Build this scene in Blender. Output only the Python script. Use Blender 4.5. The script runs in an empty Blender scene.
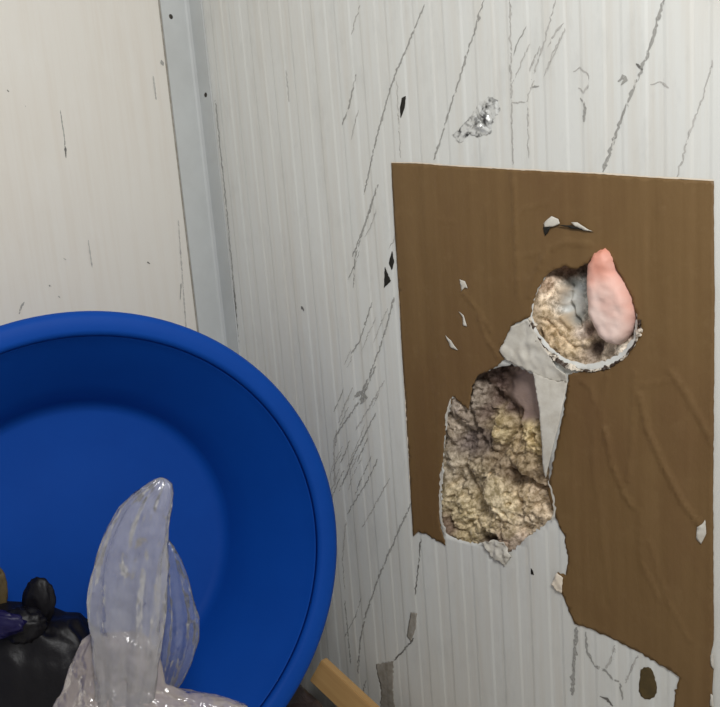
import bpy, bmesh, math, random
from mathutils import Vector, Matrix, noise
from mathutils.geometry import delaunay_2d_cdt

random.seed(7)
scene = bpy.context.scene
COL = scene.collection

# ------------------------------------------------------------------ camera
# world: right wall is the plane y=0, left wall the plane x=0, floor z=0, the room is x>0, y<0
F = 750.0
W, H = 720, 707
CORNER_Z = 0.95
up = Vector((-330, 4150, 750)).normalized()
ax = Vector((math.sin(math.radians(48)), 0, math.cos(math.radians(48))))
ax.y = -(up.x*ax.x + up.z*ax.z)/up.y
ax.normalize()
ay = up.cross(ax)
ROT = Matrix((ax, ay, up))                    # camera axes -> world axes
CAM = Vector((0, 0, CORNER_Z)) - ROT @ Vector((-135/F*1.6, 13.5/F*1.6, -1.6))
cam_data = bpy.data.cameras.new('camera')
cam_data.sensor_width = 36.0
cam_data.sensor_fit = 'HORIZONTAL'
cam_data.lens = 36.0*F/W
cam_data.clip_start = 0.02
cam = bpy.data.objects.new('camera', cam_data)
cam.matrix_world = Matrix.Translation(CAM) @ ROT.to_4x4()
COL.objects.link(cam)
scene.camera = cam

# ------------------------------------------------------------------ light and exposure
world = bpy.data.worlds.new('world')
world.use_nodes = True
world.node_tree.nodes['Background'].inputs[0].default_value = (1.0, 0.985, 0.965, 1)
world.node_tree.nodes['Background'].inputs[1].default_value = 0.285
scene.world = world
ld = bpy.data.lights.new('room_lamp', 'POINT')
ld.shadow_soft_size = 0.22
ld.energy = 70
ld.color = (1.0, 0.997, 0.985)
lamp = bpy.data.objects.new('room_lamp', ld)
lamp.location = (1.60, -0.95, 1.92)
COL.objects.link(lamp)
scene.view_settings.view_transform = 'Standard'
scene.view_settings.look = 'None'
scene.view_settings.gamma = 1.0
scene.view_settings.use_curve_mapping = False
scene.view_settings.exposure = 0.0


# ------------------------------------------------------------------ helpers
def ray(px, py):
    return ROT @ Vector(((px-W/2)/F, -(py-H/2)/F, -1.0))


def on_right(px, py, y=0.0):
    """a point of the right wall (its own x, z) from a measured position"""
    d = ray(px, py)
    t = (y-CAM.y)/d.y
    p = CAM + d*t
    return (p.x, p.z)


def on_left(px, py):
    d = ray(px, py)
    t = -CAM.x/d.x
    p = CAM + d*t
    return (p.y, p.z)


def at(px, py, depth):
    return CAM + ray(px, py)*depth


def R(pts, y=0.0):
    return [on_right(a, b, y) for a, b in pts]


def lin(r, g, b):
    def f(c):
        c /= 255.0
        return c/12.92 if c <= 0.04045 else ((c+0.055)/1.055)**2.4
    return (f(r), f(g), f(b), 1)


def nz(x, y, z, octv=4, s=1.0):
    return noise.fractal(Vector((x*s, y*s, z*s)), 1.0, 2.0, octv)


def n1(x, y, z):
    return noise.noise(Vector((x, y, z)))


def poly_dist(p, poly):
    best = 1e9
    n = len(poly)
    x, y = p
    for i in range(n):
        x0, y0 = poly[i]
        x1, y1 = poly[(i+1) % n]
        dx, dy = x1-x0, y1-y0
        L = dx*dx+dy*dy
        t = 0 if L == 0 else max(0, min(1, ((x-x0)*dx+(y-y0)*dy)/L))
        d = (x-x0-t*dx)**2+(y-y0-t*dy)**2
        if d < best:
            best = d
    return math.sqrt(best)


def line_dist(p, pl):
    best = 1e9
    x, y = p
    for i in range(len(pl)-1):
        x0, y0 = pl[i]
        x1, y1 = pl[i+1]
        dx, dy = x1-x0, y1-y0
        L = dx*dx+dy*dy
        t = 0 if L == 0 else max(0, min(1, ((x-x0)*dx+(y-y0)*dy)/L))
        d = (x-x0-t*dx)**2+(y-y0-t*dy)**2
        if d < best:
            best = d
    return math.sqrt(best)


def inside(p, poly):
    x, y = p
    c = False
    n = len(poly)
    j = n-1
    for i in range(n):
        xi, yi = poly[i]
        xj, yj = poly[j]
        if (yi > y) != (yj > y) and x < (xj-xi)*(y-yi)/(yj-yi)+xi:
            c = not c
        j = i
    return c


def ragged(poly, step, amp, seed=0.0, closed=True):
    """resample a line and roughen it like a torn edge"""
    out = []
    n = len(poly)
    rng = range(n if closed else n-1)
    for i in rng:
        a = Vector(poly[i])
        b = Vector(poly[(i+1) % n])
        L = (b-a).length
        k = max(1, int(L/step))
        nn = Vector((-(b-a).y, (b-a).x)).normalized() if L > 0 else Vector((0, 0))
        for j in range(k):
            p = a.lerp(b, j/k)
            o = nz(p.x*220, p.y*220, seed, 3)*amp
            out.append(tuple(p+nn*o))
    if not closed:
        out.append(tuple(poly[-1]))
    return out


def link(name, verts, faces, mat, parent=None, smooth=True, cols=None):
    me = bpy.data.meshes.new(name)
    me.from_pydata([tuple(v) for v in verts], [], faces)
    me.validate()
    if smooth:
        for p in me.polygons:
            p.use_smooth = True
    if cols:
        at_ = me.color_attributes.new('Col', 'FLOAT_COLOR', 'POINT')
        for i, c in enumerate(cols):
            at_.data[i].color = c
    me.materials.append(mat)
    o = bpy.data.objects.new(name, me)
    COL.objects.link(o)
    if parent:
        o.parent = parent
    return o


def tag(o, label=None, cat=None, group=None, kind=None):
    if label:
        o['label'] = label
    if cat:
        o['category'] = cat
    if group:
        o['group'] = group
    if kind:
        o['kind'] = kind
    return o


def empty(name, loc=(0, 0, 0)):
    o = bpy.data.objects.new(name, None)
    o.empty_display_size = 0.05
    o.location = loc
    COL.objects.link(o)
    return o


def triangulate(outline, holes, extra):
    """2D mesh of the outline minus the holes through the extra points"""
    pts, edges = [], []
    for loop in [outline]+holes:
        b = len(pts)
        n = len(loop)
        pts += [Vector(p) for p in loop]
        edges += [(b+i, b+(i+1) % n) for i in range(n)]
    pts += [Vector(p) for p in extra]
    v, e, f, _, _, _ = delaunay_2d_cdt(pts, edges, [], 0, 1e-6)
    keep = []
    for t in f:
        c = ((v[t[0]].x+v[t[1]].x+v[t[2]].x)/3, (v[t[0]].y+v[t[1]].y+v[t[2]].y)/3)
        if inside(c, outline) and not any(inside(c, h) for h in holes):
            keep.append(tuple(t))
    used = sorted({i for t in keep for i in t})
    mp = {o: i for i, o in enumerate(used)}
    return [(v[i].x, v[i].y) for i in used], [tuple(mp[i] for i in t) for t in keep]


def solid(v3, tris, dvec):
    """close a sheet: back side moved by dvec(i) and the border walls"""
    n = len(v3)
    back = [Vector(p)+dvec(i) for i, p in enumerate(v3)]
    cnt = {}
    for t in tris:
        for a, b in ((t[0], t[1]), (t[1], t[2]), (t[2], t[0])):
            cnt[(a, b)] = cnt.get((a, b), 0)+1
    faces = list(tris)+[(t[2]+n, t[1]+n, t[0]+n) for t in tris]
    for (a, b) in cnt:
        if (b, a) not in cnt:
            faces.append((b, a, a+n, b+n))
    return [Vector(p) for p in v3]+back, faces


def grid_in(outline, step, margin=0.0, jit=0.3):
    xs = [p[0] for p in outline]
    ys = [p[1] for p in outline]
    out = []
    y = min(ys)
    while y < max(ys):
        x = min(xs)
        while x < max(xs):
            p = (x+random.uniform(-jit, jit)*step, y+random.uniform(-jit, jit)*step)
            if inside(p, outline) and poly_dist(p, outline) > max(margin, step*0.45):
                out.append(p)
            x += step
        y += step
    return out


def wall_sheet(name, outline, fy, thick, mat, parent=None, step=0.004, holes=(), extra=None, smooth=True, cols=None):
    """sheet lying along the right wall; fy(x,z) is its y; thick goes into the wall (+y)"""
    ex = extra if extra is not None else grid_in(outline, step)
    v, t = triangulate(outline, list(holes), ex)
    v3 = [Vector((x, fy(x, z), z)) for x, z in v]
    # wind so that the front faces -y
    tris = []
    for a, b, c in t:
        if (v3[b]-v3[a]).cross(v3[c]-v3[a]).y > 0:
            a, b = b, a
        tris.append((a, b, c))
    th = thick if callable(thick) else (lambda i: Vector((0, thick, 0)))
    vv, ff = solid(v3, tris, th)
    cc = None
    if cols:
        c0 = [cols(x, z) for x, z in v]
        cc = c0+c0
    return link(name, vv, ff, mat, parent, smooth, cc)


# ------------------------------------------------------------------ materials
def mat(name):
    m = bpy.data.materials.new(name)
    m.use_nodes = True
    nt = m.node_tree
    return m, nt, nt.nodes['Principled BSDF'], nt.nodes['Material Output']


def nd(nt, typ, **kw):
    n = nt.nodes.new(typ)
    for k, v in kw.items():
        if k.startswith('i_'):
            key = k[2:]
            n.inputs[int(key) if key.isdigit() else key].default_value = v
        else:
            setattr(n, k, v)
    return n


def coords(nt, scale):
    tc = nd(nt, 'ShaderNodeNewGeometry')
    mp = nd(nt, 'ShaderNodeMapping')
    mp.inputs['Scale'].default_value = scale
    nt.links.new(tc.outputs['Position'], mp.inputs['Vector'])
    return mp.outputs['Vector']


def noise_fac(nt, vec, scale, detail=4, rough=0.6, lo=0.4, hi=0.6):
    n = nd(nt, 'ShaderNodeTexNoise')
    n.inputs['Scale'].default_value = scale
    n.inputs['Detail'].default_value = detail
    n.inputs['Roughness'].default_value = rough
    nt.links.new(vec, n.inputs['Vector'])
    r = nd(nt, 'ShaderNodeMapRange')
    r.inputs['From Min'].default_value = lo
    r.inputs['From Max'].default_value = hi
    nt.links.new(n.outputs['Fac'], r.inputs['Value'])
    return r.outputs['Result']


def mix(nt, fac, a, b):
    m = nd(nt, 'ShaderNodeMix', data_type='RGBA')
    for sock, val in ((m.inputs[0], fac), (m.inputs[6], a), (m.inputs[7], b)):
        if hasattr(val, 'is_output'):
            nt.links.new(val, sock)
        else:
            sock.default_value = val
    return m.outputs[2]


def mul(nt, a, k):
    m = nd(nt, 'ShaderNodeMath', operation='MULTIPLY')
    nt.links.new(a, m.inputs[0])
    if hasattr(k, 'is_output'):
        nt.links.new(k, m.inputs[1])
    else:
        m.inputs[1].default_value = k
    return m.outputs[0]


def bump(nt, bs, h, strength, dist=0.002):
    b = nd(nt, 'ShaderNodeBump')
    b.inputs['Strength'].default_value = strength
    b.inputs['Distance'].default_value = dist
    nt.links.new(h, b.inputs['Height'])
    nt.links.new(b.outputs['Normal'], bs.inputs['Normal'])


def wall_material(name, base, warm, grey, streak_axis):
    m, nt, bs, out = mat(name)
    # streaks run along z
    sc = (60, 60, 2.2)
    v1 = coords(nt, sc)
    v2 = coords(nt, (3, 3, 1.2))
    v3 = coords(nt, (25, 25, 9))
    c = mix(nt, mul(nt, noise_fac(nt, v1, 1.0, 5, 0.65, 0.45, 0.75), 0.40), base, warm)
    c = mix(nt, mul(nt, noise_fac(nt, v2, 1.0, 4, 0.6, 0.5, 0.8), 0.35), c, warm)
    c = mix(nt, mul(nt, noise_fac(nt, v3, 1.0, 5, 0.7, 0.52, 0.8), 0.30), c, grey)
    nt.links.new(c, bs.inputs['Base Color'])
    bs.inputs['Roughness'].default_value = 0.5
    bs.inputs['Specular IOR Level'].default_value = 0.35
    bump(nt, bs, noise_fac(nt, v3, 1.0, 5, 0.7, 0.3, 0.7), 0.15, 0.001)
    return m


M = {}
M['wall_right'] = wall_material('white_ribbed_steel', lin(214, 215, 211), lin(196, 187, 172), lin(165, 166, 163), 0)
M['wall_left'] = wall_material('cream_panel', lin(218, 214, 206), lin(206, 196, 182), lin(226, 225, 220), 0)


def simple(name, col, rough=0.6, spec=0.3, col2=None, sc=20.0, amt=0.5, bmp=0.0, bsc=60.0, bd=0.002, metal=0.0):
    m, nt, bs, out = mat(name)
    if col2:
        v = coords(nt, (1, 1, 1))
        c = mix(nt, mul(nt, noise_fac(nt, v, sc, 5, 0.65, 0.35, 0.65), amt), col, col2)
        nt.links.new(c, bs.inputs['Base Color'])
    else:
        bs.inputs['Base Color'].default_value = col
    bs.inputs['Roughness'].default_value = rough
    bs.inputs['Specular IOR Level'].default_value = spec
    bs.inputs['Metallic'].default_value = metal
    if bmp:
        v = coords(nt, (1, 1, 1))
        bump(nt, bs, noise_fac(nt, v, bsc, 5, 0.6, 0.25, 0.75), bmp, bd)
    return m


M['trim'] = simple('painted_trim', lin(194, 197, 196), 0.5, 0.3, lin(178, 180, 178), 8, 0.5, 0.1, 40)
M['screw'] = simple('dull_screw', lin(70, 66, 60), 0.45, 0.5, metal=0.6)
M['floor'] = simple('stained_floor', lin(204, 200, 194), 0.7, 0.3, lin(180, 174, 166), 9, 0.8, 0.4, 60)  # floor out of view, kept pale to bounce light up the lower wall
M['blue'] = simple('blue_plastic', lin(6, 66, 154), 0.58, 0.14, lin(8, 71, 162), 7, 0.6, 0.06, 25)
M['white_film'] = simple('white_torn_film', lin(212, 208, 198), 0.55, 0.3, lin(176, 168, 154), 40, 0.6, 0.3, 90, 0.001)
M['pale_edge'] = simple('pale_edge', lin(226, 214, 196), 0.6, 0.3)
M['dark'] = simple('dark_gap', lin(40, 38, 34), 0.7, 0.2)
M['slate'] = simple('peeled_grey', lin(164, 159, 150), 0.7, 0.2, lin(132, 126, 114), 70, 0.8, 0.4, 120, 0.001)
M['olive'] = simple('olive_brown', lin(92, 76, 44), 0.6, 0.3, lin(64, 54, 34), 40, 0.8, 0.2, 60)
M['black_bag'] = simple('black_bag_film', lin(15, 14, 18), 0.46, 0.3, lin(21, 19, 24), 12, 0.5, 0.3, 14, 0.006)
M['navy'] = simple('navy_plastic', lin(20, 16, 62), 0.45, 0.3)
M['debris'] = simple('dark_crumpled_film', lin(60, 46, 42), 0.32, 0.5, lin(34, 26, 26), 40, 0.9, 0.5, 60, 0.004)


def brown_material():
    m, nt, bs, out = mat('brown_sheet_film')
    v1 = coords(nt, (45, 45, 1.6))
    v2 = coords(nt, (7, 7, 4))
    v3 = coords(nt, (30, 30, 30))
    c = mix(nt, mul(nt, noise_fac(nt, v1, 1.0, 4, 0.6, 0.4, 0.75), 0.55), lin(112, 87, 54), lin(128, 102, 67))
    c = mix(nt, mul(nt, noise_fac(nt, v2, 1.0, 4, 0.6, 0.45, 0.75), 0.5), c, lin(102, 73, 47))
    c = mix(nt, mul(nt, noise_fac(nt, v3, 1.0, 5, 0.7, 0.55, 0.85), 0.4), c, lin(134, 110, 76))
    nt.links.new(c, bs.inputs['Base Color'])
    bs.inputs['Roughness'].default_value = 0.5
    bs.inputs['Specular IOR Level'].default_value = 0.3
    bump(nt, bs, noise_fac(nt, v2, 1.0, 6, 0.6, 0.25, 0.75), 0.35, 0.006)
    return m


M['brown'] = brown_material()


def foam_material():
    m, nt, bs, out = mat('crumbly_foam')
    a = nd(nt, 'ShaderNodeVertexColor', layer_name='Col')
    v = coords(nt, (1, 1, 1))
    f = noise_fac(nt, v, 110, 6, 0.7, 0.40, 0.62)
    h = nd(nt, 'ShaderNodeHueSaturation')
    h.inputs['Value'].default_value = 0.66
    h.inputs['Saturation'].default_value = 0.9
    nt.links.new(a.outputs['Color'], h.inputs['Color'])
    h2 = nd(nt, 'ShaderNodeHueSaturation')
    h2.inputs['Value'].default_value = 1.75
    h2.inputs['Saturation'].default_value = 0.68
    nt.links.new(a.outputs['Color'], h2.inputs['Color'])
    f = mul(nt, f, a.outputs['Alpha'])
    sm = nd(nt, 'ShaderNodeMath', operation='MULTIPLY_ADD')
    sm.inputs[1].default_value = -0.36
    sm.inputs[2].default_value = 0.36
    nt.links.new(a.outputs['Alpha'], sm.inputs[0])
    ad = nd(nt, 'ShaderNodeMath', operation='ADD')
    nt.links.new(f, ad.inputs[0])
    nt.links.new(sm.outputs[0], ad.inputs[1])
    c = mix(nt, ad.outputs[0], h.outputs['Color'], h2.outputs['Color'])
    nt.links.new(c, bs.inputs['Base Color'])
    bs.inputs['Roughness'].default_value = 0.62
    bs.inputs['Specular IOR Level'].default_value = 0.35
    bump(nt, bs, noise_fac(nt, v, 190, 6, 0.7, 0.2, 0.8), 0.45, 0.003)
    return m


M['foam'] = foam_material()


def vcol_material(name, rough=0.6, bmp=0.2, bsc=60, sss=0.0):
    m, nt, bs, out = mat(name)
    a = nd(nt, 'ShaderNodeVertexColor', layer_name='Col')
    nt.links.new(a.outputs['Color'], bs.inputs['Base Color'])
    bs.inputs['Roughness'].default_value = rough
    bs.inputs['Specular IOR Level'].default_value = 0.3
    v = coords(nt, (1, 1, 1))
    bump(nt, bs, noise_fac(nt, v, bsc, 5, 0.6, 0.25, 0.75), bmp, 0.002)
    return m


M['pink'] = vcol_material('pink_lump', 0.55, 0.25, 70)


def scratch_material(name, col, cover, sc):
    m, nt, bs, out = mat(name)
    bs.inputs['Base Color'].default_value = col
    bs.inputs['Roughness'].default_value = 0.6
    tr = nd(nt, 'ShaderNodeBsdfTransparent')
    mx = nd(nt, 'ShaderNodeMixShader')
    v = coords(nt, (1, 1, 0.5))
    f = noise_fac(nt, v, sc, 4, 0.6, 0.62-cover*0.45, 0.72-cover*0.35)
    nt.links.new(f, mx.inputs[0])
    nt.links.new(tr.outputs[0], mx.inputs[1])
    nt.links.new(bs.outputs[0], mx.inputs[2])
    nt.links.new(mx.outputs[0], out.inputs['Surface'])
    return m


M['scratch'] = scratch_material('grey_scratch', lin(156, 155, 150), 0.58, 120)
M['scratch_soft'] = scratch_material('faint_scratch', lin(182, 180, 175), 0.58, 110)
M['scratch_dark'] = scratch_material('dark_scratch', lin(108, 106, 102), 0.6, 110)


def foil_material():
    m, nt, bs, out = mat('gouged_metal')
    v = coords(nt, (1, 1, 1))
    c = mix(nt, noise_fac(nt, v, 85, 3, 0.6, 0.34, 0.52), lin(60, 60, 60), lin(214, 215, 212))
    nt.links.new(c, bs.inputs['Base Color'])
    bs.inputs['Metallic'].default_value = 0.3
    bs.inputs['Roughness'].default_value = 0.4
    return m


M['foil'] = foil_material()


def wood_material():
    m, nt, bs, out = mat('tan_wood')
    tc = nd(nt, 'ShaderNodeTexCoord')
    mp = nd(nt, 'ShaderNodeMapping')
    mp.inputs['Scale'].default_value = (6, 90, 90)
    nt.links.new(tc.outputs['Object'], mp.inputs['Vector'])
    c = mix(nt, mul(nt, noise_fac(nt, mp.outputs[0], 1.0, 5, 0.6, 0.3, 0.7), 0.7), lin(196, 158, 104), lin(170, 130, 80))
    nt.links.new(c, bs.inputs['Base Color'])
    bs.inputs['Roughness'].default_value = 0.65
    return m


M['wood'] = wood_material()


def clear_film(name, tint, body, wr=40.0, strength=0.8):
    m, nt, bs, out = mat(name)
    nt.nodes.remove(bs)
    v = coords(nt, (1, 1, 0.8))
    h = noise_fac(nt, v, wr, 2, 0.5, 0.3, 0.7)
    b = nd(nt, 'ShaderNodeBump')
    b.inputs['Strength'].default_value = strength
    b.inputs['Distance'].default_value = 0.006
    nt.links.new(h, b.inputs['Height'])
    tr = nd(nt, 'ShaderNodeBsdfTransparent')
    df = nd(nt, 'ShaderNodeBsdfDiffuse')
    df.inputs['Color'].default_value = tint
    tl = nd(nt, 'ShaderNodeBsdfTranslucent')
    tl.inputs['Color'].default_value = tint
    gl = nd(nt, 'ShaderNodeBsdfGlossy')
    gl.inputs['Roughness'].default_value = 0.11
    gl.inputs['Color'].default_value = (1, 1, 1, 1)
    for s in (df, tl, gl):
        nt.links.new(b.outputs['Normal'], s.inputs['Normal'])
    m1 = nd(nt, 'ShaderNodeMixShader')
    m1.inputs[0].default_value = 0.4
    nt.links.new(df.outputs[0], m1.inputs[1])
    nt.links.new(tl.outputs[0], m1.inputs[2])
    m2 = nd(nt, 'ShaderNodeMixShader')
    m2.inputs[0].default_value = body
    nt.links.new(tr.outputs[0], m2.inputs[1])
    nt.links.new(m1.outputs[0], m2.inputs[2])
    fr = nd(nt, 'ShaderNodeFresnel')
    fr.inputs['IOR'].default_value = 1.45
    nt.links.new(b.outputs['Normal'], fr.inputs['Normal'])
    m3 = nd(nt, 'ShaderNodeMixShader')
    ad = nd(nt, 'ShaderNodeMath', operation='MULTIPLY_ADD')
    ad.inputs[1].default_value = 1.3
    ad.inputs[2].default_value = 0.03
    nt.links.new(fr.outputs[0], ad.inputs[0])
    nt.links.new(ad.outputs[0], m3.inputs[0])
    nt.links.new(m2.outputs[0], m3.inputs[1])
    nt.links.new(gl.outputs[0], m3.inputs[2])
    nt.links.new(m3.outputs[0], out.inputs['Surface'])
    return m


M['clear'] = clear_film('clear_bag_film', lin(230, 229, 232), 0.33, 36.0, 0.75)
M['clear_thin'] = clear_film('clear_bag_thin_film', lin(200, 208, 222), 0.15, 36.0, 0.7)
M['contents'] = clear_film('milky_bag_film', lin(226, 212, 206), 0.50, 40.0, 0.8)

# ------------------------------------------------------------------ the shell of the room
PITCH = 0.0537
DARK = 0.7144
FL, RD = 0.0022, 0.0008          # flank width and depth of a groove


def rib(x):
    """shallow press-formed grooves of the right wall; + is into the wall"""
    t = (x-DARK) % PITCH - PITCH      # -PITCH..0, 0 is the right flank of a groove
    if t > -FL:
        return RD*(-t/FL)
    if t > -0.024+FL:
        return RD
    if t > -0.024:
        return RD*(t+0.024)/FL
    return 0.0


# torn hole with foam (lower) and round hole (upper), measured on the wall
HOLE_LOW = R([(468, 374), (461, 388), (452, 399), (447, 420), (444, 450), (442, 490), (441, 518), (446, 533),
              (456, 539), (470, 543), (482, 544), (490, 553), (500, 557), (511, 551), (519, 545), (528, 536),
              (543, 527), (553, 517), (555, 500), (549, 478), (547, 440), (544, 410), (539, 380), (528, 371),
              (512, 365), (500, 366), (485, 372)])
HOLE_TOP = R([(541, 284), (549, 270), (563, 260), (580, 255), (597, 252), (612, 258), (625, 275), (634, 296),
              (637, 318), (633, 338), (622, 352), (605, 361), (585, 365), (565, 359), (550, 347), (539, 334),
              (532, 318), (534, 299)])
HL = ragged(HOLE_LOW, 0.004, 0.004, 1.0)
HT = ragged(HOLE_TOP, 0.004, 0.0025, 2.0)


def wall_y(x, z):
    y = rib(x)
    y += 0.0009*nz(x*5, z*3, 4.0, 2)
    return y


X_END, Z_END = 2.0, 2.45
xs = [0.0]
k = math.floor((0-DARK)/PITCH)
xx = DARK+k*PITCH
while xx < X_END:
    for d in (-0.0258, -0.024, -0.024+FL, -0.0222+FL, -FL-0.0018, -FL, 0.0, 0.0018):
        if 0.002 < xx+d < X_END-0.002:
            xs.append(xx+d)
    xx += PITCH
extra = []
for x in xs[1:]:
    z = 0.03
    while z < Z_END-0.02:
        fine = x < 1.06 and 0.2 < z < 1.75
        near = 0.48 < x < 0.90 and 0.50 < z < 1.20
        if not near or not (inside((x, z), HL) or inside((x, z), HT) or poly_dist((x, z), HL) < 0.0012 or poly_dist((x, z), HT) < 0.0012):
            extra.append((x, z))
        z += 0.020 if fine else 0.10
outline = [(0.0, 0.0), (X_END, 0.0), (X_END, Z_END), (0.0, Z_END)]
wall_right = wall_sheet('wall_right', outline, wall_y, 0.0009, M['wall_right'], holes=[HL, HT], extra=extra)
tag(wall_right, kind='structure', label='white ribbed steel wall panel, scratched and torn open')


def box(name, lo, hi, m, parent=None, bev=0.0):
    bm = bmesh.new()
    bmesh.ops.create_cube(bm, size=1.0)
    for v in bm.verts:
        v.co = Vector(((lo[i]+hi[i])/2+v.co[i]*(hi[i]-lo[i]) for i in range(3)))
    if bev:
        bmesh.ops.bevel(bm, geom=bm.edges[:], offset=bev, segments=2, affect='EDGES')
    me = bpy.data.meshes.new(name)
    bm.to_mesh(me)
    bm.free()
    me.materials.append(m)
    o = bpy.data.objects.new(name, me)
    COL.objects.link(o)
    if parent:
        o.parent = parent
    return o


wall_back = box('panel_backing', (0.0, 0.085, 0.0), (X_END, 0.10, Z_END), M['slate'], wall_right)
wall_left = box('wall_left', (-0.08, -2.2, 0.0), (0.0, 0.0, Z_END), M['wall_left'])
tag(wall_left, kind='structure', label='cream painted flat wall panel behind the blue basin')
floor = box('floor', (-0.08, -2.6, -0.06), (X_END, 0.10, 0.0), M['floor'])
tag(floor, kind='structure', label='unseen stained floor under the basin, pale to bounce light')

# corner angle: one leg on each wall, pressed from one strip
LEG_L, LEG_R, TH = 0.065, 0.047, 0.0022
prof = [(0.0005, -LEG_L), (TH+0.001, -LEG_L), (TH+0.001, -0.010), (0.005, -0.006), (0.010, -TH-0.001), (LEG_R, -TH-0.001), (LEG_R, -0.0008), (0.0005, -0.0005)]
vv = [(x, y, 0.001) for x, y in prof]+[(x, y, Z_END) for x, y in prof]
n = len(prof)
ff = [(i, (i+1) % n, (i+1) % n+n, i+n) for i in range(n)]+[tuple(range(n-1, -1, -1)), tuple(range(n, 2*n))]
trim = link('trim_1', vv, ff, M['trim'], smooth=False)
tag(trim, kind='structure', label='pale folded corner trim strip where the two walls meet')


def screw(p, nrm):
    bm = bmesh.new()
    for r0, h0, seg in ((0.0048, 0.0014, 12),):
        bmesh.ops.create_cone(bm, cap_ends=True, segments=seg, radius1=r0, radius2=r0*0.6, depth=h0)
    bmesh.ops.create_cone(bm, cap_ends=True, segments=6, radius1=0.0024, radius2=0.0022, depth=0.0030)
    me = bpy.data.meshes.new('screw')
    q = Vector((0, 0, 1)).rotation_difference(Vector(nrm)).to_matrix().to_4x4()
    bm.transform(Matrix.Translation(Vector(p)) @ q)
    bm.to_mesh(me)
    bm.free()
    me.materials.append(M['screw'])
    o = bpy.data.objects.new('screw', me)
    COL.objects.link(o)
    o.parent = trim


sy, sz = on_left(170, 17)
screw((TH+0.0016, sy, sz), (1, 0, 0))
sx, sz = on_right(207, 95)
screw((min(sx, LEG_R-0.006), -TH-0.0016, sz), (0, -1, 0))
sx, sz = on_right(226, 300)
# dark joint along the left leg of the angle
box('joint_gap', (0.0, -LEG_L-0.0035, 0.001), (0.0006, -LEG_L, Z_END), M['slate'], wall_left)


# ------------------------------------------------------------------ ribbons: scratches, stains and edges lying on the wall
def ribbon(name, pts, width, m, parent, fy, lift, seed=0.0, jit=0.001, taper=True, step=0.004, left=False):
    pl = ragged(pts, step, jit, seed, closed=False)
    vs, fs = [], []
    N = len(pl)
    for i, p in enumerate(pl):
        a = Vector(pl[max(0, i-1)])
        b = Vector(pl[min(N-1, i+1)])
        t = (b-a).normalized()
        nn = Vector((-t.y, t.x))
        w = width*(0.45+1.0*abs(nz(p[0]*110, p[1]*110, seed+3, 2)))
        if taper:
            w *= max(0.25, min(1, 0.35+0.3*min(i, N-1-i)))
        for s in (-1, 0, 1):
            q = Vector(p)+nn*s*w*0.5
            if left:
                vs.append((0.0003+lift, q.x, q.y))
            else:
                vs.append((q.x, fy(q.x, q.y)-lift, q.y))
    for i in range(N-1):
        for j in (0, 1):
            fs.append((i*3+j, i*3+j+1, (i+1)*3+j+1, (i+1)*3+j))
    return link(name, vs, fs, m, parent)


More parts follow.
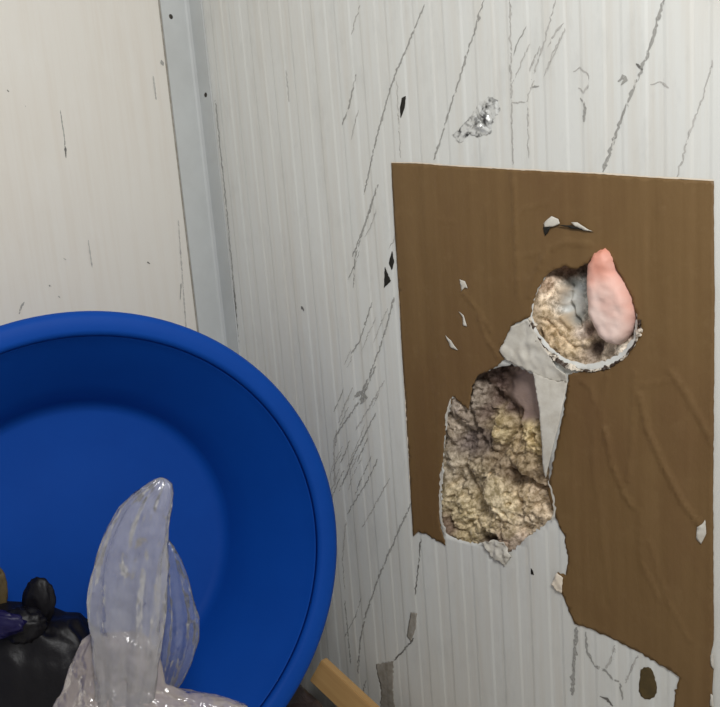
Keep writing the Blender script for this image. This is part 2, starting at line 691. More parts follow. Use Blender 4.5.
PXW = 0.0021
scr = [
    ([(425, 4), (411, 37), (397, 70), (387, 99), (376, 140), (364, 195)], 2.0, 'scratch'),
    ([(378, 184), (369, 213), (358, 243), (352, 257)], 1.8, 'scratch'),
    ([(360, 5), (351, 35)], 1.6, 'scratch_soft'), ([(356, 74), (349, 107), (342, 125)], 2.0, 'scratch'),
    ([(358, 110), (351, 140)], 1.6, 'scratch_soft'), ([(397, 81), (401, 158)], 1.1, 'scratch_soft'),
    ([(484, 0), (462, 70), (440, 140), (434, 160)], 1.9, 'scratch'),
    ([(556, 0), (545, 40), (531, 80)], 1.6, 'scratch_soft'), ([(564, 23), (555, 33), (548, 47)], 1.5, 'scratch_soft'),
    ([(510, 0), (511, 80), (513, 165)], 1.6, 'scratch_soft'),
    ([(665, -4), (653, 38), (641, 72), (623, 113), (603, 172)], 2.6, 'scratch'),
    ([(713, 60), (700, 105), (689, 136), (677, 177)], 1.5, 'scratch_soft'),
    ([(573, 72), (580, 67), (588, 74), (590, 82), (584, 92), (578, 88)], 1.5, 'scratch_soft'),
    ([(580, 98), (585, 103), (584, 122)], 2.4, 'scratch'), ([(618, 82), (623, 76), (626, 80), (621, 85)], 3.0, 'scratch'),
    ([(636, 64), (643, 70)], 3.0, 'scratch_dark'), ([(650, 84), (660, 82), (669, 88)], 1.5, 'scratch_soft'),
    ([(512, 102), (526, 102)], 1.6, 'scratch_soft'), ([(530, 88), (539, 86)], 1.6, 'scratch'),
    ([(527, 100), (529, 158)], 1.3, 'scratch_soft'),
    ([(373, 198), (367, 217), (355, 259), (353, 288)], 1.7, 'scratch'),
    ([(372, 302), (365, 325), (359, 342), (351, 354)], 1.8, 'scratch'),
    ([(394, 297), (387, 326), (379, 350), (370, 375), (361, 394)], 1.9, 'scratch'),
    ([(376, 366), (370, 380), (365, 392), (352, 412), (342, 426), (334, 439)], 1.9, 'scratch'),
    ([(376, 413), (366, 432), (355, 454), (346, 475), (339, 491)], 1.9, 'scratch'),
    ([(384, 380), (376, 396), (362, 420), (356, 430)], 1.6, 'scratch_soft'),
    ([(378, 459), (370, 476), (359, 495), (347, 514)], 1.7, 'scratch'),
    ([(390, 478), (378, 500), (362, 528)], 1.3, 'scratch_soft'),
    ([(413, 500), (402, 524), (391, 548), (376, 584), (366, 615), (360, 641), (358, 674)], 2.0, 'scratch'),
    ([(353, 400), (360, 392), (366, 397), (360, 404)], 4.0, 'scratch'),
    ([(345, 600), (348, 630), (351, 664)], 1.8, 'scratch'),
    ([(337, 430), (334, 450), (335, 485)], 3.0, 'scratch_soft'),
    ([(366, 680), (361, 700)], 2.4, 'scratch'),
    ([(421, 538), (419, 560), (415, 596)], 1.5, 'scratch_dark'),
    ([(414, 638), (404, 650), (394, 660)], 2.2, 'scratch_dark'),
    ([(577, 627), (575, 655), (572, 695)], 4.0, 'scratch'), ([(586, 632), (587, 652), (594, 665)], 2.6, 'scratch'),
    ([(615, 645), (612, 658), (606, 668)], 2.6, 'scratch_soft'),
    ([(594, 666), (600, 668), (607, 672), (613, 679), (620, 682), (622, 700)], 2.6, 'scratch'),
    ([(638, 655), (632, 668), (625, 683)], 1.6, 'scratch_soft'),
    ([(600, 696), (607, 699), (613, 706)], 3.0, 'scratch_dark'),
    ([(534, 80), (530, 90), (528, 102)], 1.2, 'scratch_soft'),
    ([(215, 100), (220, 147), (226, 206), (231, 257), (235, 300), (239, 345)], 2.0, 'scratch'),
    ([(234, 288), (236, 310), (238, 340)], 2.2, 'scratch_dark'),
    ([(286, 70), (289, 102)], 1.4, 'scratch_soft'),
    ([(302, 306), (304, 311)], 4.0, 'scratch_dark'),
    ([(358, 455), (349, 475)], 1.3, 'scratch_soft'), ([(368, 438), (357, 462)], 1.4, 'scratch'),
    ([(346, 520), (343, 560), (345, 590)], 1.4, 'scratch_soft'),
]
for k in range(26):                 # short faint parallel scuffs
    cx_, cy_ = random.choice([(358, 420), (352, 470), (365, 350), (348, 560), (360, 300), (372, 250), (540, 60), (350, 620)])
    cx_ += random.uniform(-22, 22)
    cy_ += random.uniform(-35, 35)
    ln = random.uniform(6, 22)
    scr.append(([(cx_+0.42*ln, cy_-ln), (cx_+random.uniform(-2, 2), cy_), (cx_-0.42*ln, cy_+ln)], random.uniform(0.7, 1.5), random.choice(['scratch_soft', 'scratch_soft', 'scratch'])))
for i, (pl, w, mm) in enumerate(scr):
    ribbon('scratch', R(pl), w*PXW, M[mm], wall_right, wall_y, 0.0004+0.00001*i, i*1.7, 0.0022, step=0.003)


def decal(name, px, m, parent, lift=0.0008, rag=0.001, seed=0.0, fy=wall_y, step=0.003, thick=0.0006):
    ol = ragged(R(px), 0.003, rag, seed)
    return wall_sheet(name, ol, lambda x, z: fy(x, z)-lift, thick, m, parent, step)


decal('chipped_spot', [(402, 98), (406, 96), (405, 108), (401, 118), (400, 108)], M['dark'], wall_right, seed=3)
decal('chipped_spot', [(392, 251), (389, 263), (392, 270), (394, 262)], M['dark'], wall_right, seed=4)
decal('chipped_spot', [(385, 267), (391, 281), (384, 288)], M['dark'], wall_right, seed=5)
decal('peeled_spot', [(411, 612), (417, 613), (416, 628), (411, 641), (407, 636), (409, 622)], M['slate'], wall_right, seed=6)
decal('peeled_spot', [(376, 664), (394, 661), (393, 690), (398, 730), (380, 730), (381, 690)], M['slate'], wall_right, seed=7, rag=0.003)
decal('oval_hole_stain', [(641, 670), (644, 667.5), (648, 667), (651, 668.5), (653, 672), (655, 680), (657, 688), (656.5, 693), (654, 697), (650, 699.5), (645, 699), (641, 696), (639, 691), (639, 684), (640, 677)], M['olive'], wall_right, seed=8)
decal('chipped_spot', [(531, 568), (533, 571), (534, 575), (531, 574)], M['dark'], wall_right, seed=9, rag=0.0004)

# shiny gouge in the paint above the sheet
ol = ragged(R([(498, 100), (500, 110), (494, 120), (491, 133), (480, 137), (470, 134), (460, 143), (453, 135), (467, 121), (480, 103), (489, 97)]), 0.003, 0.003, 11)
wall_sheet('gouge', ol, lambda x, z: wall_y(x, z)-0.001-0.006*abs(nz(x*55+z*50, z*18-x*18, 2, 3))*min(1, poly_dist((x, z), ol)/0.012),
           0.0008, M['foil'], wall_right, 0.0025, smooth=False)

# marks on the left wall
for i, (pl, w, mm) in enumerate([
        ([(60, 110), (64, 135), (66, 158)], 1.3, 'scratch'), ([(65, 146), (66, 158)], 2.2, 'scratch_dark'),
        ([(7, 90), (9, 92)], 3, 'scratch_dark'), ([(24, 105), (26, 107)], 2.2, 'scratch_dark'),
        ([(147, 262), (150, 264)], 3.0, 'scratch_dark'), ([(49, 285), (51, 287)], 3.0, 'scratch_dark'),
        ([(24, 302), (21, 307), (19, 314)], 2.6, 'scratch'), ([(58, 296), (60, 298)], 2.4, 'scratch'),
        ([(153, 76), (156, 100)], 2.6, 'scratch_soft'), ([(161, 60), (163, 66)], 3, 'scratch'),
        ([(88, 240), (92, 268)], 1.4, 'scratch_soft'), ([(181, 283), (180, 300)], 1.6, 'scratch'), ([(63, 258), (66, 260)], 2.4, 'scratch_soft'),
        ([(178, 220), (186, 330)], 1.6, 'scratch_soft')]):
    ribbon('mark', [on_left(a, b) for a, b in pl], w*PXW, M[mm], wall_left, None, 0.00005*i, 40+i, 0.0005, left=True, step=0.002)

# ------------------------------------------------------------------ foam core seen through the holes
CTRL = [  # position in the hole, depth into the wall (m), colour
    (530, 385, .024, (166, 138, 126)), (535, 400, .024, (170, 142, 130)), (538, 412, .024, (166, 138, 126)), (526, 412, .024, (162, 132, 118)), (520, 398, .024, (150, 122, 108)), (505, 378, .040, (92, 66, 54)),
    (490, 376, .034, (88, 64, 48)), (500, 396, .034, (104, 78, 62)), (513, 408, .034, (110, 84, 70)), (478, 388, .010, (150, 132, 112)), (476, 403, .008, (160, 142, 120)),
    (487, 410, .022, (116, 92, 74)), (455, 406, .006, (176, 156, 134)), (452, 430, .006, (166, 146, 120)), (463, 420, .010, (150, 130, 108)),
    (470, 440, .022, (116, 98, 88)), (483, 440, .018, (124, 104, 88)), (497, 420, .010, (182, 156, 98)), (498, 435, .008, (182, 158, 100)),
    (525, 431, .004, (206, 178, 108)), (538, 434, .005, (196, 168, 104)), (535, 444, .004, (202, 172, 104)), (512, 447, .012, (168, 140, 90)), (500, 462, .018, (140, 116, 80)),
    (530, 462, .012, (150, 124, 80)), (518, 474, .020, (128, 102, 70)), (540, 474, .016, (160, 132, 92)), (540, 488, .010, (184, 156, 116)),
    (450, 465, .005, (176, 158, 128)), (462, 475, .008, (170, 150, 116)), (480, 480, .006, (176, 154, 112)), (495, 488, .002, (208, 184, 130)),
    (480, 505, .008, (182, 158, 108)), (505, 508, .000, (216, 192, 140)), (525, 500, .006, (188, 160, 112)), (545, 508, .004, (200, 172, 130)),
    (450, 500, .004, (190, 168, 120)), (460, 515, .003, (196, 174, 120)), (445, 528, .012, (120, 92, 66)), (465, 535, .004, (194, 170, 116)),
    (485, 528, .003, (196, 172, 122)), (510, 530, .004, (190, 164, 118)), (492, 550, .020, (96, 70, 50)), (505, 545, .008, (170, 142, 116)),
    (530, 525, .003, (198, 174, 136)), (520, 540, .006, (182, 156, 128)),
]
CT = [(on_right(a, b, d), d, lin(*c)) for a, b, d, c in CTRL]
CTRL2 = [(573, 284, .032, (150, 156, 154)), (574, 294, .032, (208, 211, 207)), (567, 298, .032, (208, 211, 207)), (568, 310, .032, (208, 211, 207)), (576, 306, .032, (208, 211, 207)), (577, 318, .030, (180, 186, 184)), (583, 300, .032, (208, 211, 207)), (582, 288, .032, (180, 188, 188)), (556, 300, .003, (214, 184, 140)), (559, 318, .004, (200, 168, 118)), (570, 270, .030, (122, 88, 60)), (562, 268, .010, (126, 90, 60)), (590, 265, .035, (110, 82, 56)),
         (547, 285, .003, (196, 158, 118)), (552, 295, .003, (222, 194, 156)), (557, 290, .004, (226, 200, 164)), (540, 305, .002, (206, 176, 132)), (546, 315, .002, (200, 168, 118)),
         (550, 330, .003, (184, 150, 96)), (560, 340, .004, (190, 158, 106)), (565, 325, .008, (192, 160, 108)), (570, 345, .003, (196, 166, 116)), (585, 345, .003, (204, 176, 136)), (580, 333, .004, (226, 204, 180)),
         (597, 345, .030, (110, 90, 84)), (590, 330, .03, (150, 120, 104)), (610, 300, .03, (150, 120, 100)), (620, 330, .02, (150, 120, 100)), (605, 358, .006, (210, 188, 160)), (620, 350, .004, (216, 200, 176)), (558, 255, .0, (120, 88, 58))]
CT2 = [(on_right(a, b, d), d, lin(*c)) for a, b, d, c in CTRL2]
CRACK = [(R(p), dp, w) for p, dp, w in [
    ([(506, 473), (520, 480), (532, 488), (547, 494)], .026, .0042), ([(464, 398), (469, 425), (476, 448), (474, 462)], .018, .0045),
    ([(485, 394), (491, 410), (484, 428), (482, 446)], .016, .0040), ([(511, 414), (508, 432), (498, 450), (488, 466)], .018, .0038),
    ([(484, 505), (500, 508), (508, 505)], .010, .0022), ([(515, 503), (522, 512), (530, 522)], .010, .0024), ([(459, 452), (462, 478), (470, 500)], .010, .0028),
    ([(444, 512), (448, 530), (456, 536)], .014, .0032), ([(470, 520), (480, 532), (488, 538)], .010, .0024), ([(455, 412), (459, 428), (455, 444)], .008, .0024),
    ([(520, 452), (530, 458), (542, 462)], .007, .0022), ([(500, 520), (512, 524), (520, 534)], .008, .0022)]]
SMOOTH_LOW = (on_right(525, 396, .024), 0.034, 0.048)
SMOOTH_TOP = (on_right(573, 302, .030), 0.016, 0.034)
CRACK2 = [(R([(560, 288), (559, 304), (564, 320), (574, 329)]), .014, .0026), (R([(545, 322), (556, 336), (572, 350)]), .006, .002)]


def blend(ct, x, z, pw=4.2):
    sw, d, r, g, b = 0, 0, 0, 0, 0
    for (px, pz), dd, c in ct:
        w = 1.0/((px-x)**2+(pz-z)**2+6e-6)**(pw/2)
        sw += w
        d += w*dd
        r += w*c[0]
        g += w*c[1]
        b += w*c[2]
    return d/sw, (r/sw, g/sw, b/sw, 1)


def foam_patch(name, hole, ct, cracks, rough, step, seed, smooth):
    c = (sum(p[0] for p in hole)/len(hole), sum(p[1] for p in hole)/len(hole))
    ol = []
    for p in hole:
        v = Vector((p[0]-c[0], p[1]-c[1]))
        v = v + v.normalized()*0.028
        ol.append((c[0]+v.x, c[1]+v.y))

    def rough_at(x, z):
        (sx_, sz_), rx_, rz_ = smooth
        q = math.sqrt(((x-sx_)/rx_)**2+((z-sz_)/rz_)**2)+0.25*n1(x*60, z*60, seed)
        t = max(0.0, min(1.0, (q-0.75)/0.35))
        return t*t*(3-2*t)

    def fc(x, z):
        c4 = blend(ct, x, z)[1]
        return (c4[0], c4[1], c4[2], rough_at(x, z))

    def fy(x, z):
        d, _ = blend(ct, x, z)
        near = 0.0 if inside((x, z), hole) else poly_dist((x, z), hole)
        e = rough
        e *= 0.05+0.95*rough_at(x, z)
        wx, wz_ = 0.012*n1(x*50, z*50, seed), 0.012*n1(x*50, z*50, seed+5)
        a1, b1 = x*0.8+z*0.6+wx, -x*0.6+z*0.8+wz_
        h = 1.5*nz(x*17, seed, z*17, 3)
        h += 0.75*(0.35-abs(noise.fractal(Vector((a1*46, seed+2, b1*80)), 0.9, 2.2, 4)))
        t = h*3.2
        fl = math.floor(t)
        fr_ = t-fl
        h = (fl+fr_**4)/3.2*0.6+h*0.4                 # broken, flaky ledges
        y = d + 0.003 - e*h
        y += e*0.30*nz(x*150, seed+4, z*150, 4)
        for cr in cracks:
            y += cr[1]*math.exp(-((line_dist((x, z), cr[0])+0.0012*n1(x*140, z*140, 3))/cr[2])**2)
        if near > 0:
            return max(y, 0.0045)
        return max(y, 0.0035-min(0.009, poly_dist((x, z), hole)*0.45))
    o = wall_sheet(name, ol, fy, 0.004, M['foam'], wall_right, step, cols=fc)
    return o


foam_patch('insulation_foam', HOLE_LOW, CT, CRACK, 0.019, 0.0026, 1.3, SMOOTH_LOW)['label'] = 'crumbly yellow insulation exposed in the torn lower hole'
foam_patch('insulation_foam', HOLE_TOP, CT2, CRACK2, 0.009, 0.0026, 7.7, SMOOTH_TOP)['label'] = 'beige insulation ring exposed in the round upper hole'

# ------------------------------------------------------------------ brown sheet stuck on the wall
SHEET = R([(392, 163), (420, 163.5), (450, 166), (520, 170), (560, 172), (600, 174), (650, 177.5), (714, 181),
           (715, 300), (714.5, 420), (713.5, 500), (714, 640), (711, 655), (714, 668), (713, 690), (712, 725), (690, 740), (676, 728),
           (674, 705), (676, 690), (680, 676), (660, 664), (640, 652), (612, 638), (590, 628), (575, 623), (570, 610), (563, 594),
           (559, 590), (554, 584), (558, 572), (566, 575), (569, 560), (565, 537), (554, 512), (548, 490), (552, 470),
           (560, 430), (566, 400), (569, 375), (582, 371), (608, 368), (628, 356), (638, 338), (638, 318), (633, 298),
           (624, 280), (613, 262), (598, 256), (586, 264), (576, 269), (564, 266), (553, 270), (545, 278), (536, 294), (531, 316),
           (512, 325), (506, 338), (500, 350), (506, 358), (498, 366), (487, 371), (478, 376), (473, 386), (469, 410), (461, 403),
           (453, 396), (447, 420), (444, 450), (442, 490), (440, 518), (446, 545), (437, 540), (429, 535), (419, 531), (414, 536),
           (408, 440), (402, 340), (397, 250)])
IL = 75
top_part = ragged(SHEET[:15], 0.006, 0.0006, 5.0, closed=False)
rest = ragged(SHEET[14:IL+1], 0.004, 0.0028, 6.0, closed=False)
SH = top_part + rest[1:] + ragged(SHEET[IL:]+[SHEET[0]], 0.006, 0.0006, 5.0, closed=False)[1:-1]
CREASE = [(R(p), a, w) for p, a, w in [
    ([(640, 395), (648, 430), (664, 465), (682, 500), (700, 524)], .0035, .004),
    ([(636, 372), (634, 410), (632, 450), (628, 480)], .0022, .0035),
    ([(672, 372), (686, 392), (704, 425), (713, 442)], .0028, .0045),
    ([(640, 385), (660, 382), (676, 378)], .0016, .003),
    ([(606, 430), (612, 462), (624, 492), (632, 505)], .0028, .0035),
    ([(608, 376), (602, 410), (606, 440)], .002, .004),
    ([(598, 400), (594, 460), (604, 540), (610, 600)], .0012, .004),
    ([(640, 510), (642, 560), (660, 600)], .0018, .0035),
    ([(650, 540), (668, 600), (690, 640)], .0014, .004),
    ([(514, 172), (516, 240), (519, 300)], .0022, .0025),
    ([(508, 236), (524, 208), (548, 203)], .0014, .0025),
    ([(516, 258), (540, 252)], .0014, .003),
    ([(478, 315), (488, 340), (500, 358)], .0025, .003),
    ([(462, 290), (480, 312), (492, 332)], .002, .003),
    ([(440, 220), (456, 222)], .0012, .003), ([(650, 190), (645, 240), (648, 330)], .001, .004),
    ([(664, 198), (660, 215)], .002, .003), ([(540, 268), (548, 250), (566, 242), (590, 244)], .0026, .004), ([(530, 296), (536, 276), (544, 258)], .002, .004), ([(580, 380), (592, 388), (594, 402)], .0022, .003)]]


def sheet_y(x, z):
    y = wall_y(x, z)*0.45 - 0.0016
    y -= 0.0018*max(0, nz(x*9, z*5, 9.0, 3)+0.15)
    for pl, a, w in CREASE:
        d = line_dist((x, z), pl)
        if d < 4*w:
            y -= 0.75*a*math.exp(-(d/(0.8*w))**2)
    return min(y, wall_y(x, z)-0.0012)


ex = grid_in(SH, 0.0042, 0.002)
brown = wall_sheet('brown_sheet', SH, sheet_y, 0.0009, M['brown'], None, extra=ex)
tag(brown, 'large torn brown sheet stuck on the white ribbed wall', 'sheet')

# pale rim of the sheet along its top and its left side
ribbon('pale_edge', SHEET[IL:]+[SHEET[0]], 0.0030, M['pale_edge'], brown, lambda x, z: wall_y(x, z)*0.45-0.0012, 0.0004, 2.0, 0.0006, taper=False, step=0.006)
ribbon('pale_edge', [(x, z+0.001) for x, z in SHEET[:8]], 0.0026, M['pale_edge'], brown, lambda x, z: wall_y(x, z)*0.45-0.0012, 0.0004, 3.0, 0.0006, taper=False, step=0.006)


def flap(name, px, fy, m, parent, rag=0.0008, seed=0.0, step=0.0025, thick=0.0007):
    ol = ragged(R(px), 0.003, rag, seed)
    return wall_sheet(name, ol, fy, thick, m, parent, step)


# white chips torn out of the sheet
for i, px in enumerate([[(461, 279), (466, 281), (469, 288), (466, 287), (463, 291)], [(460, 311), (465, 315), (468, 326), (464, 325), (464, 317)],
                        [(447, 335), (452, 340), (459, 350), (452, 347)], [(698, 526), (703, 523), (706, 519), (707, 533), (702, 543), (697, 538)],
                        [(711, 654), (714, 652), (715, 668), (712, 664)], [(712, 692), (714, 694), (715, 706), (711, 704)]]):
    flap('torn_chip', px, lambda x, z: sheet_y(x, z)-0.0016-0.0015*abs(n1(x*90, z*90, 1)), M['white_film'], brown, 0.0006, i)
# tongue of the sheet lifted over the round hole, with its white broken edge
x_top, z_top = on_right(570, 226)


def lifted(x, z):
    return sheet_y(x, z)-0.0002-0.003*math.exp(-((z-z_top)/0.012)**2)*max(0.0, 1-((x-x_top)/0.045)**2)


flap('torn_chip', [(545, 223), (549, 219), (553, 216), (560, 219), (562, 223), (556, 226), (546, 227)], lambda x, z: lifted(x, z)-0.0016, M['white_film'], brown, 0.0006, 5)
flap('torn_chip', [(573, 222), (579, 222), (588, 228), (594, 231), (586, 230), (577, 226)], lambda x, z: lifted(x, z)-0.0016, M['white_film'], brown, 0.0006, 6)
for tear in ([(544, 227), (552, 227), (550, 231), (546, 236)], [(560, 225), (571, 225), (582, 228), (595, 232), (583, 230), (570, 227)]):
    flap('tear_shade', tear, lambda x, z: lifted(x, z)-0.0008, M['dark'], brown, 0.0012, 8)  # shadow under the torn chips, painted as thin dark strips

# white strip of film hanging beside the foam
fx0, fz0 = on_right(556, 380)


def hang_y(x, z):
    t = max(0.0, (fz0-z)/0.17)
    return -0.004-0.010*math.sin(min(1, t)*math.pi)*0.9-0.05*max(0, (x-fx0))*(1-t)+0.0006*nz(x*60, z*40, 3, 2)


flap('hanging_strip', [(534, 372), (545, 377), (558, 381), (569, 380), (567, 398), (562, 425), (555, 452), (548, 477), (546, 468), (546, 440), (543, 410), (538, 388)], hang_y, M['white_film'], wall_right, 0.0008, 12)
# bare light patch between the holes, buckled outwards
flap('buckled_flap', [(530, 319), (513, 326), (507, 338), (501, 350), (507, 359), (514, 363), (527, 369), (540, 376), (556, 381), (569, 381), (568, 373), (558, 367), (549, 352), (541, 340), (534, 328)],
     lambda x, z: -0.003-0.006*max(0, nz(x*26, z*22, 6, 3)+0.3), M['white_film'], wall_right, 0.0012, 13)

# torn, flared metal rim round the lower half of the upper hole
RIM = R([(531, 317), (533, 330), (541, 343), (551, 354), (564, 364), (578, 369), (594, 370), (610, 366), (624, 357), (634, 345), (640, 330), (640, 319)])
rp = ragged(RIM, 0.0025, 0.0015, 8.0, closed=False)
cx, cz = on_right(587, 310)
vs, fs, cs = [], [], []
for i, p in enumerate(rp):
    o = Vector((p[0]-cx, p[1]-cz)).normalized()
    lf = max(0.15, min(1.0, 0.55+1.6*n1(i*0.16, 4.4, 0)))
    if abs(i/len(rp)-0.52) < 0.09:
        lf = 0.12
    g = lf*(0.5+0.9*abs(nz(i*0.35, 3.1, 0, 3)))
    jag = 0.0015+0.009*lf*abs(n1(i*0.6, 7.0, 0))
    prof_ = [(-0.010*g, 0.004), (-0.004*g, -0.003), (0.002, -0.006*g-0.003), (jag*0.8, -0.004), (jag*0.8+0.001, -0.0026)]
    for j, (rr, yy) in enumerate(prof_):
        q = Vector(p)+o*(rr+0.0035*lf*nz(i*0.7, j*1.3, 1, 2))
        vs.append((q.x, yy+0.005*lf*nz(i*0.8, j*0.9, 5, 2), q.y))
nj = 5
for i in range(len(rp)-1):
    for j in range(nj-1):
        fs.append((i*nj+j, i*nj+j+1, (i+1)*nj+j+1, (i+1)*nj+j))


def rim_material():
    m, nt, bs, out = mat('chipped_rim')
    v = coords(nt, (1, 1, 1))
    c = mix(nt, noise_fac(nt, v, 62, 4, 0.6, 0.46, 0.54), lin(60, 44, 32), lin(226, 216, 200))
    nt.links.new(c, bs.inputs['Base Color'])
    bs.inputs['Roughness'].default_value = 0.55
    return m


M['rim'] = rim_material()
link('torn_rim', vs, fs, M['rim'], wall_right, smooth=False)['label'] = 'chipped white torn rim of the round hole'
# small curl of metal at the lower edge of the lower hole
ccx, ccz = on_right(497, 545)
flap('curled_chip', [(483, 541), (497, 539), (506, 542), (512, 556), (505, 566), (500, 560), (492, 556)], lambda x, z: -0.002-0.008*abs(nz(x*60, z*60, 2, 3)), M['white_film'], wall_right, 0.002, 15)
ribbon('curled_edge', R([(443, 470), (441, 495), (442, 518), (447, 535)]), 0.006, M['white_film'], wall_right, lambda x, z: -0.0015, 0.002, 3.3, 0.002)
ribbon('curled_edge', R([(549, 480), (554, 495), (556, 510), (553, 520)]), 0.006, M['white_film'], wall_right, lambda x, z: -0.0015, 0.002, 4.3, 0.002)
ribbon('curled_edge', R([(452, 398), (449, 412), (447, 425)]), 0.006, M['white_film'], wall_right, lambda x, z: -0.0015, 0.003, 5.3, 0.002)
flap('bent_tab', [(553, 583), (558, 572), (564, 577), (563, 592), (557, 590)], lambda x, z: sheet_y(x, z)-0.002-0.004*abs(n1(x*70, z*70, 2)), M['pale_edge'], brown, 0.001, 17)

# ------------------------------------------------------------------ pink lump in the round hole
PK = R([(605, 246), (611, 250), (615, 258), (617, 270), (626, 281), (633, 297), (636, 313), (632, 330), (626, 339), (618, 346), (607, 343),
        (599, 337), (593, 325), (588, 314), (587, 296), (586, 280), (587, 265), (594, 252)])
pk = ragged(PK, 0.004, 0.0006, 2.2)
pc = on_right(600, 335)
top = on_right(612, 270)


def pink_y(x, z):
    d = poly_dist((x, z), pk)
    h = 0.024*math.sqrt(max(0.0, 1-(1-min(1, d/0.016))**2))
    h *= 0.95+0.18*nz(x*30, z*30, 3, 3)
    # pinched waist between the small upper and the big lower half
    wz = on_right(605, 272)[1]
    h *= 1-0.10*math.exp(-((z-wz)/0.010)**2)
    return 0.008-h


def pink_col(x, z):
    a = Vector((x-on_right(590, 335)[0], z-on_right(590, 335)[1])).length
    t = max(0, min(1, (a-0.035)/0.085+0.25*nz(x*40, z*40, 1, 3)))
    c0, c1 = lin(238, 212, 202), lin(230, 156, 134)
    return tuple(c0[i]*(1-t)+c1[i]*t for i in range(4))


pink = wall_sheet('foam_lump', pk, pink_y, 0.012, M['pink'], None, 0.0026, cols=pink_col)
tag(pink, 'smooth pink rounded lump wedged in the round upper hole', 'foam lump')

# ------------------------------------------------------------------ blue basin leaning in the corner
DZ = 1.10
BC = at(104, 574, DZ)
BA = (ROT @ Vector((-0.485, -0.04, -0.875)).normalized())      # from the opening to the base
RO, RI, RB, DEP = 0.388, 0.352, 0.252, 0.190
q = Vector((0, 0, 1)).rotation_difference(BA)
BM = Matrix.Translation(BC) @ q.to_matrix().to_4x4()


def lathe(name, prof, m, parent, seg=160):
    vs, fs = [], []
    n = len(prof)
    for i in range(seg):
        a = 2*math.pi*i/seg
        for r, h in prof:
            vs.append(BM @ Vector((r*math.cos(a), r*math.sin(a), h)))
    for i in range(seg):
        j = (i+1) % seg
        for k in range(n-1):
            fs.append((i*n+k, j*n+k, j*n+k+1, i*n+k+1))
    o = link(name, vs, fs, m, parent)
    bm = bmesh.new()
    bm.from_mesh(o.data)
    bmesh.ops.remove_doubles(bm, verts=bm.verts, dist=1e-5)
    bmesh.ops.recalc_face_normals(bm, faces=bm.faces)
    bm.to_mesh(o.data)
    bm.free()
    return o


basin = empty('plastic_basin', (0, 0, 0))
tag(basin, 'large round blue plastic basin standing on edge against the cream wall', 'basin')
lathe('bowl', [(0.0, DEP), (RB*0.5, DEP), (RB-0.020, DEP), (RB-0.010, DEP-0.003), (RB-0.003, DEP-0.010), (RB+0.002, DEP-0.020),
               (RB+0.024, DEP*0.55), (RI-0.012, 0.035), (RI-0.004, 0.016), (RI+0.001, 0.008), (RI+0.004, 0.010), (RI+0.001, 0.018), (RI-0.008, 0.036),
               (RB+0.028, DEP*0.55), (RB+0.006, DEP-0.018), (RB+0.001, DEP), (RB-0.018, DEP+0.004), (0.0, DEP+0.004)], M['blue'], basin)
lathe('rim', [(RI-0.002, 0.0125), (RI+0.000, 0.006), (RI+0.003, 0.0018), (RI+0.007, 0.0), (RO-0.012, -0.001), (RO-0.005, 0.0015), (RO-0.001, 0.006), (RO, 0.012),
              (RO-0.001, 0.026), (RO-0.004, 0.027), (RO-0.005, 0.012), (RO-0.012, 0.006), (RI+0.008, 0.006), (RI+0.0035, 0.0095), (RI-0.002, 0.0125)], M['blue'], basin)


# ------------------------------------------------------------------ bags in the basin
def blob(name, centre, radii, m, parent=None, amp=0.2, sc=1.0, seed=0.0, sub=5, ridge=True, fold=(1, 1, 1), basis=None, sq=1.0):
    bm = bmesh.new()
    bmesh.ops.create_icosphere(bm, subdivisions=sub, radius=1.0)
    B = basis if basis else ROT
    for v in bm.verts:
        d = v.co.normalized()
        p = Vector((d.x*fold[0], d.y*fold[1], d.z*fold[2]))*sc + Vector((seed, seed*0.7, -seed))
        f = 1.0
        nn = noise.fractal(p, 1.0, 2.0, 3)
        if ridge:
            f += amp*(1-2.2*abs(nn)) + amp*0.45*(1-2*abs(noise.fractal(p*2.7, 1.0, 2.0, 2)))
        else:
            f += amp*nn
        e = [math.copysign(abs(c)**sq, c) for c in d]
        v.co = Vector(centre) + B @ Vector((e[0]*f*radii[0], e[1]*f*radii[1], e[2]*f*radii[2]))
    me = bpy.data.meshes.new(name)
    bm.to_mesh(me)
    bm.free()
    for p in me.polygons:
        p.use_smooth = True
    me.materials.append(m)
    o = bpy.data.objects.new(name, me)
    COL.objects.link(o)
    if parent:
        o.parent = parent
    return o


BMI = BM.inverted()


def in_basin(o, gap=0.004):
    """keep every vertex of a bag inside the hollow of the basin"""
    mw = o.matrix_world.copy()
    for v in o.data.vertices:
        p = BMI @ v.co
        if p.z > -0.03:
            r = math.hypot(p.x, p.y)
            t = max(0.0, min(1.0, p.z/DEP))
            lim = (RI*(1-t)+RB*t)-0.006-gap if p.z < DEP-0.03 else RB-0.018
            if r > lim:
                p.x *= lim/r
                p.y *= lim/r
            p.z = min(p.z, DEP-0.006-gap)
            v.co = BM @ p
    return o


def under(o, e):
    o.parent = e
    o.matrix_parent_inverse = Matrix.Translation(e.location).inverted()
    return o


bag = empty('rubbish_bag', at(0, 770, 1.08))
tag(bag, 'knotted black plastic bag lying in the blue basin', 'bag')
under(in_basin(blob('bag_body', at(4, 704, 1.115), (0.150, 0.140, 0.062), M['black_bag'], None, 0.05, 1.2, 2.6, 6, True, (1.4, 0.5, 1), sq=0.72)), bag)
under(in_basin(blob('knot_ear', at(39, 602, 1.10), (0.022, 0.034, 0.011), M['black_bag'], None, 0.10, 1.3, 5.0, 4)), bag)
under(in_basin(blob('knot', at(22, 625, 1.075), (0.030, 0.022, 0.018), M['black_bag'], None, 0.2, 1.6, 7.0, 4)), bag)

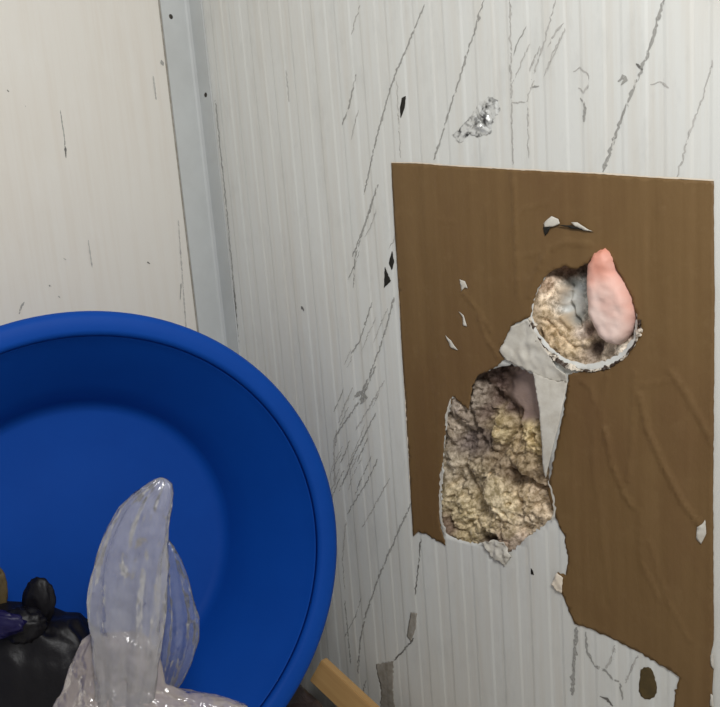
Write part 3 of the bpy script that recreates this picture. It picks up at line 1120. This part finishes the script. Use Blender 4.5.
sc1 = in_basin(blob('plastic_scrap', at(-6, 624, 1.03), (0.036, 0.017, 0.008), M['navy'], None, 0.2, 1.3, 9.0, 4))
tag(sc1, 'dark navy blue plastic scrap on top of the black bag', 'scrap')
sc2 = in_basin(blob('cardboard_scrap', at(-4, 596, 1.13), (0.016, 0.040, 0.006), M['olive'], None, 0.15, 1.3, 3.0, 4))
tag(sc2, 'olive brown scrap sticking up behind the black bag at the left', 'scrap')


def loft(name, rows, depth, flat, m, seed, amp, nseg=56, closed_top=True):
    """thin film tube: rows of (left px, right px, py) give its width where it stands, flat its thickness"""
    vs, fs = [], []
    # resample rows
    rr = []
    for i in range(len(rows)-1):
        a, b = rows[i], rows[i+1]
        k = max(1, int(abs(a[2]-b[2])/4))
        for j in range(k):
            t = j/k
            rr.append(tuple(a[c]*(1-t)+b[c]*t for c in range(3)))
    rr.append(rows[-1])
    right = ROT @ Vector((1, 0, 0))
    back = ROT @ Vector((0, 0, -1))
    for i, (xl, xr, py) in enumerate(rr):
        c = at((xl+xr)/2, py, depth)
        hw = (xr-xl)/2/F*depth
        for s in range(nseg):
            a = 2*math.pi*s/nseg
            ca, sa = math.cos(a), math.sin(a)
            w = nz(ca*1.6+seed, sa*1.6, py*0.010, 3)
            fo = nz(ca*3.4+seed, sa*3.4, py*0.004+9, 2)
            k = 1+amp*w*0.35
            th = hw*flat*(1+amp*(1.2*w+1.5*fo))+0.0015
            vs.append(c+right*(ca*hw*k)+back*(sa*th))
    nr = len(rr)
    for i in range(nr-1):
        for s in range(nseg):
            t = (s+1) % nseg
            fs.append((i*nseg+s, i*nseg+t, (i+1)*nseg+t, (i+1)*nseg+s))
    if closed_top:
        fs.append(tuple(range((nr-1)*nseg, nr*nseg)))
    return link(name, vs, fs, m)


cb = empty('clear_bag', at(140, 790, 0.97))
tag(cb, 'crumpled clear plastic bag standing up in the blue basin', 'bag')
under(loft('upright_neck', [(96, 152, 730), (95, 153, 700), (93, 157, 660), (90, 160, 625), (90, 162, 600), (94, 164, 575), (101, 166, 550), (109, 169, 528), (120, 172, 507), (134, 173, 493), (147, 172, 484), (155, 167, 479), (160, 163, 477.5)],
           0.985, 0.34, M['clear'], 1.0, 0.55), cb)
under(loft('side_fold', [(150, 170, 697), (146, 181, 682), (146, 190, 662), (148, 195, 640), (150, 196, 618), (152, 191, 598), (155, 186, 578), (158, 180, 560), (163, 173, 546), (167, 169, 540)],
           1.04, 0.30, M['clear_thin'], 5.0, 0.5), cb)
under(in_basin(loft('bag_body', [(40, 250, 790), (44, 246, 760), (50, 242, 730), (57, 237, 707), (61, 215, 699), (65, 180, 693), (68, 160, 684), (73, 158, 668), (80, 156, 653), (87, 150, 640), (96, 140, 632)],
                    1.0, 0.26, M['contents'], 8.0, 0.45)), cb)

# ------------------------------------------------------------------ batten and rubbish between the basin and the wall


def on_plane_y(px, py, y):
    d = ray(px, py)
    return CAM + d*((y-CAM.y)/d.y)


pa = on_plane_y(318, 669, -0.085)
pb = on_plane_y(364, 712, -0.075)
d = (pb-pa).normalized()
Lb = (pa.z-0.012)/max(0.05, -d.z)
nrm = Vector((0.30, -1, 0.25))
nrm = (nrm-d*nrm.dot(d)).normalized()
wid = nrm.cross(d).normalized()
bm = bmesh.new()
bmesh.ops.create_cube(bm, size=1.0)
for v in bm.verts:
    v.co = Vector(((v.co.x+0.5)*Lb, v.co.y*0.050, v.co.z*0.020))
bmesh.ops.bevel(bm, geom=bm.edges[:], offset=0.0012, segments=2, affect='EDGES')
me = bpy.data.meshes.new('wooden_batten')
bm.to_mesh(me)
bm.free()
me.materials.append(M['wood'])
bat = bpy.data.objects.new('wooden_batten', me)
COL.objects.link(bat)
bat.matrix_world = Matrix(((d.x, wid.x, nrm.x, pa.x), (d.y, wid.y, nrm.y, pa.y), (d.z, wid.z, nrm.z, pa.z), (0, 0, 0, 1)))
tag(bat, 'tan wooden batten leaning between the blue basin and the ribbed wall', 'batten')

# sack of rubbish on the floor that carries the basin
TAN = Vector((0, 0, 1)).cross(BA).normalized()
sack = blob('rubbish_sack', (BC.x-0.02, BC.y+0.06, 0.17), (0.24, 0.42, 0.19), M['debris'], None, 0.10, 2.4, 6.0, 6, basis=Matrix.Identity(3))
for v in sack.data.vertices:
    c = v.co
    c.y = min(c.y, -0.15)
    c.x = max(c.x, 0.012)
    c.z = max(c.z, 0.002)
    u = (c-BC).dot(Vector((TAN.x, TAN.y, 0)).normalized())
    if abs(u) < RO+0.004:
        c.z = min(c.z, BC.z-math.sqrt(max(0, (RO+0.004)**2-u*u))*0.992-0.006)
tag(sack, 'dark crumpled plastic rubbish sack under the blue basin', 'sack')
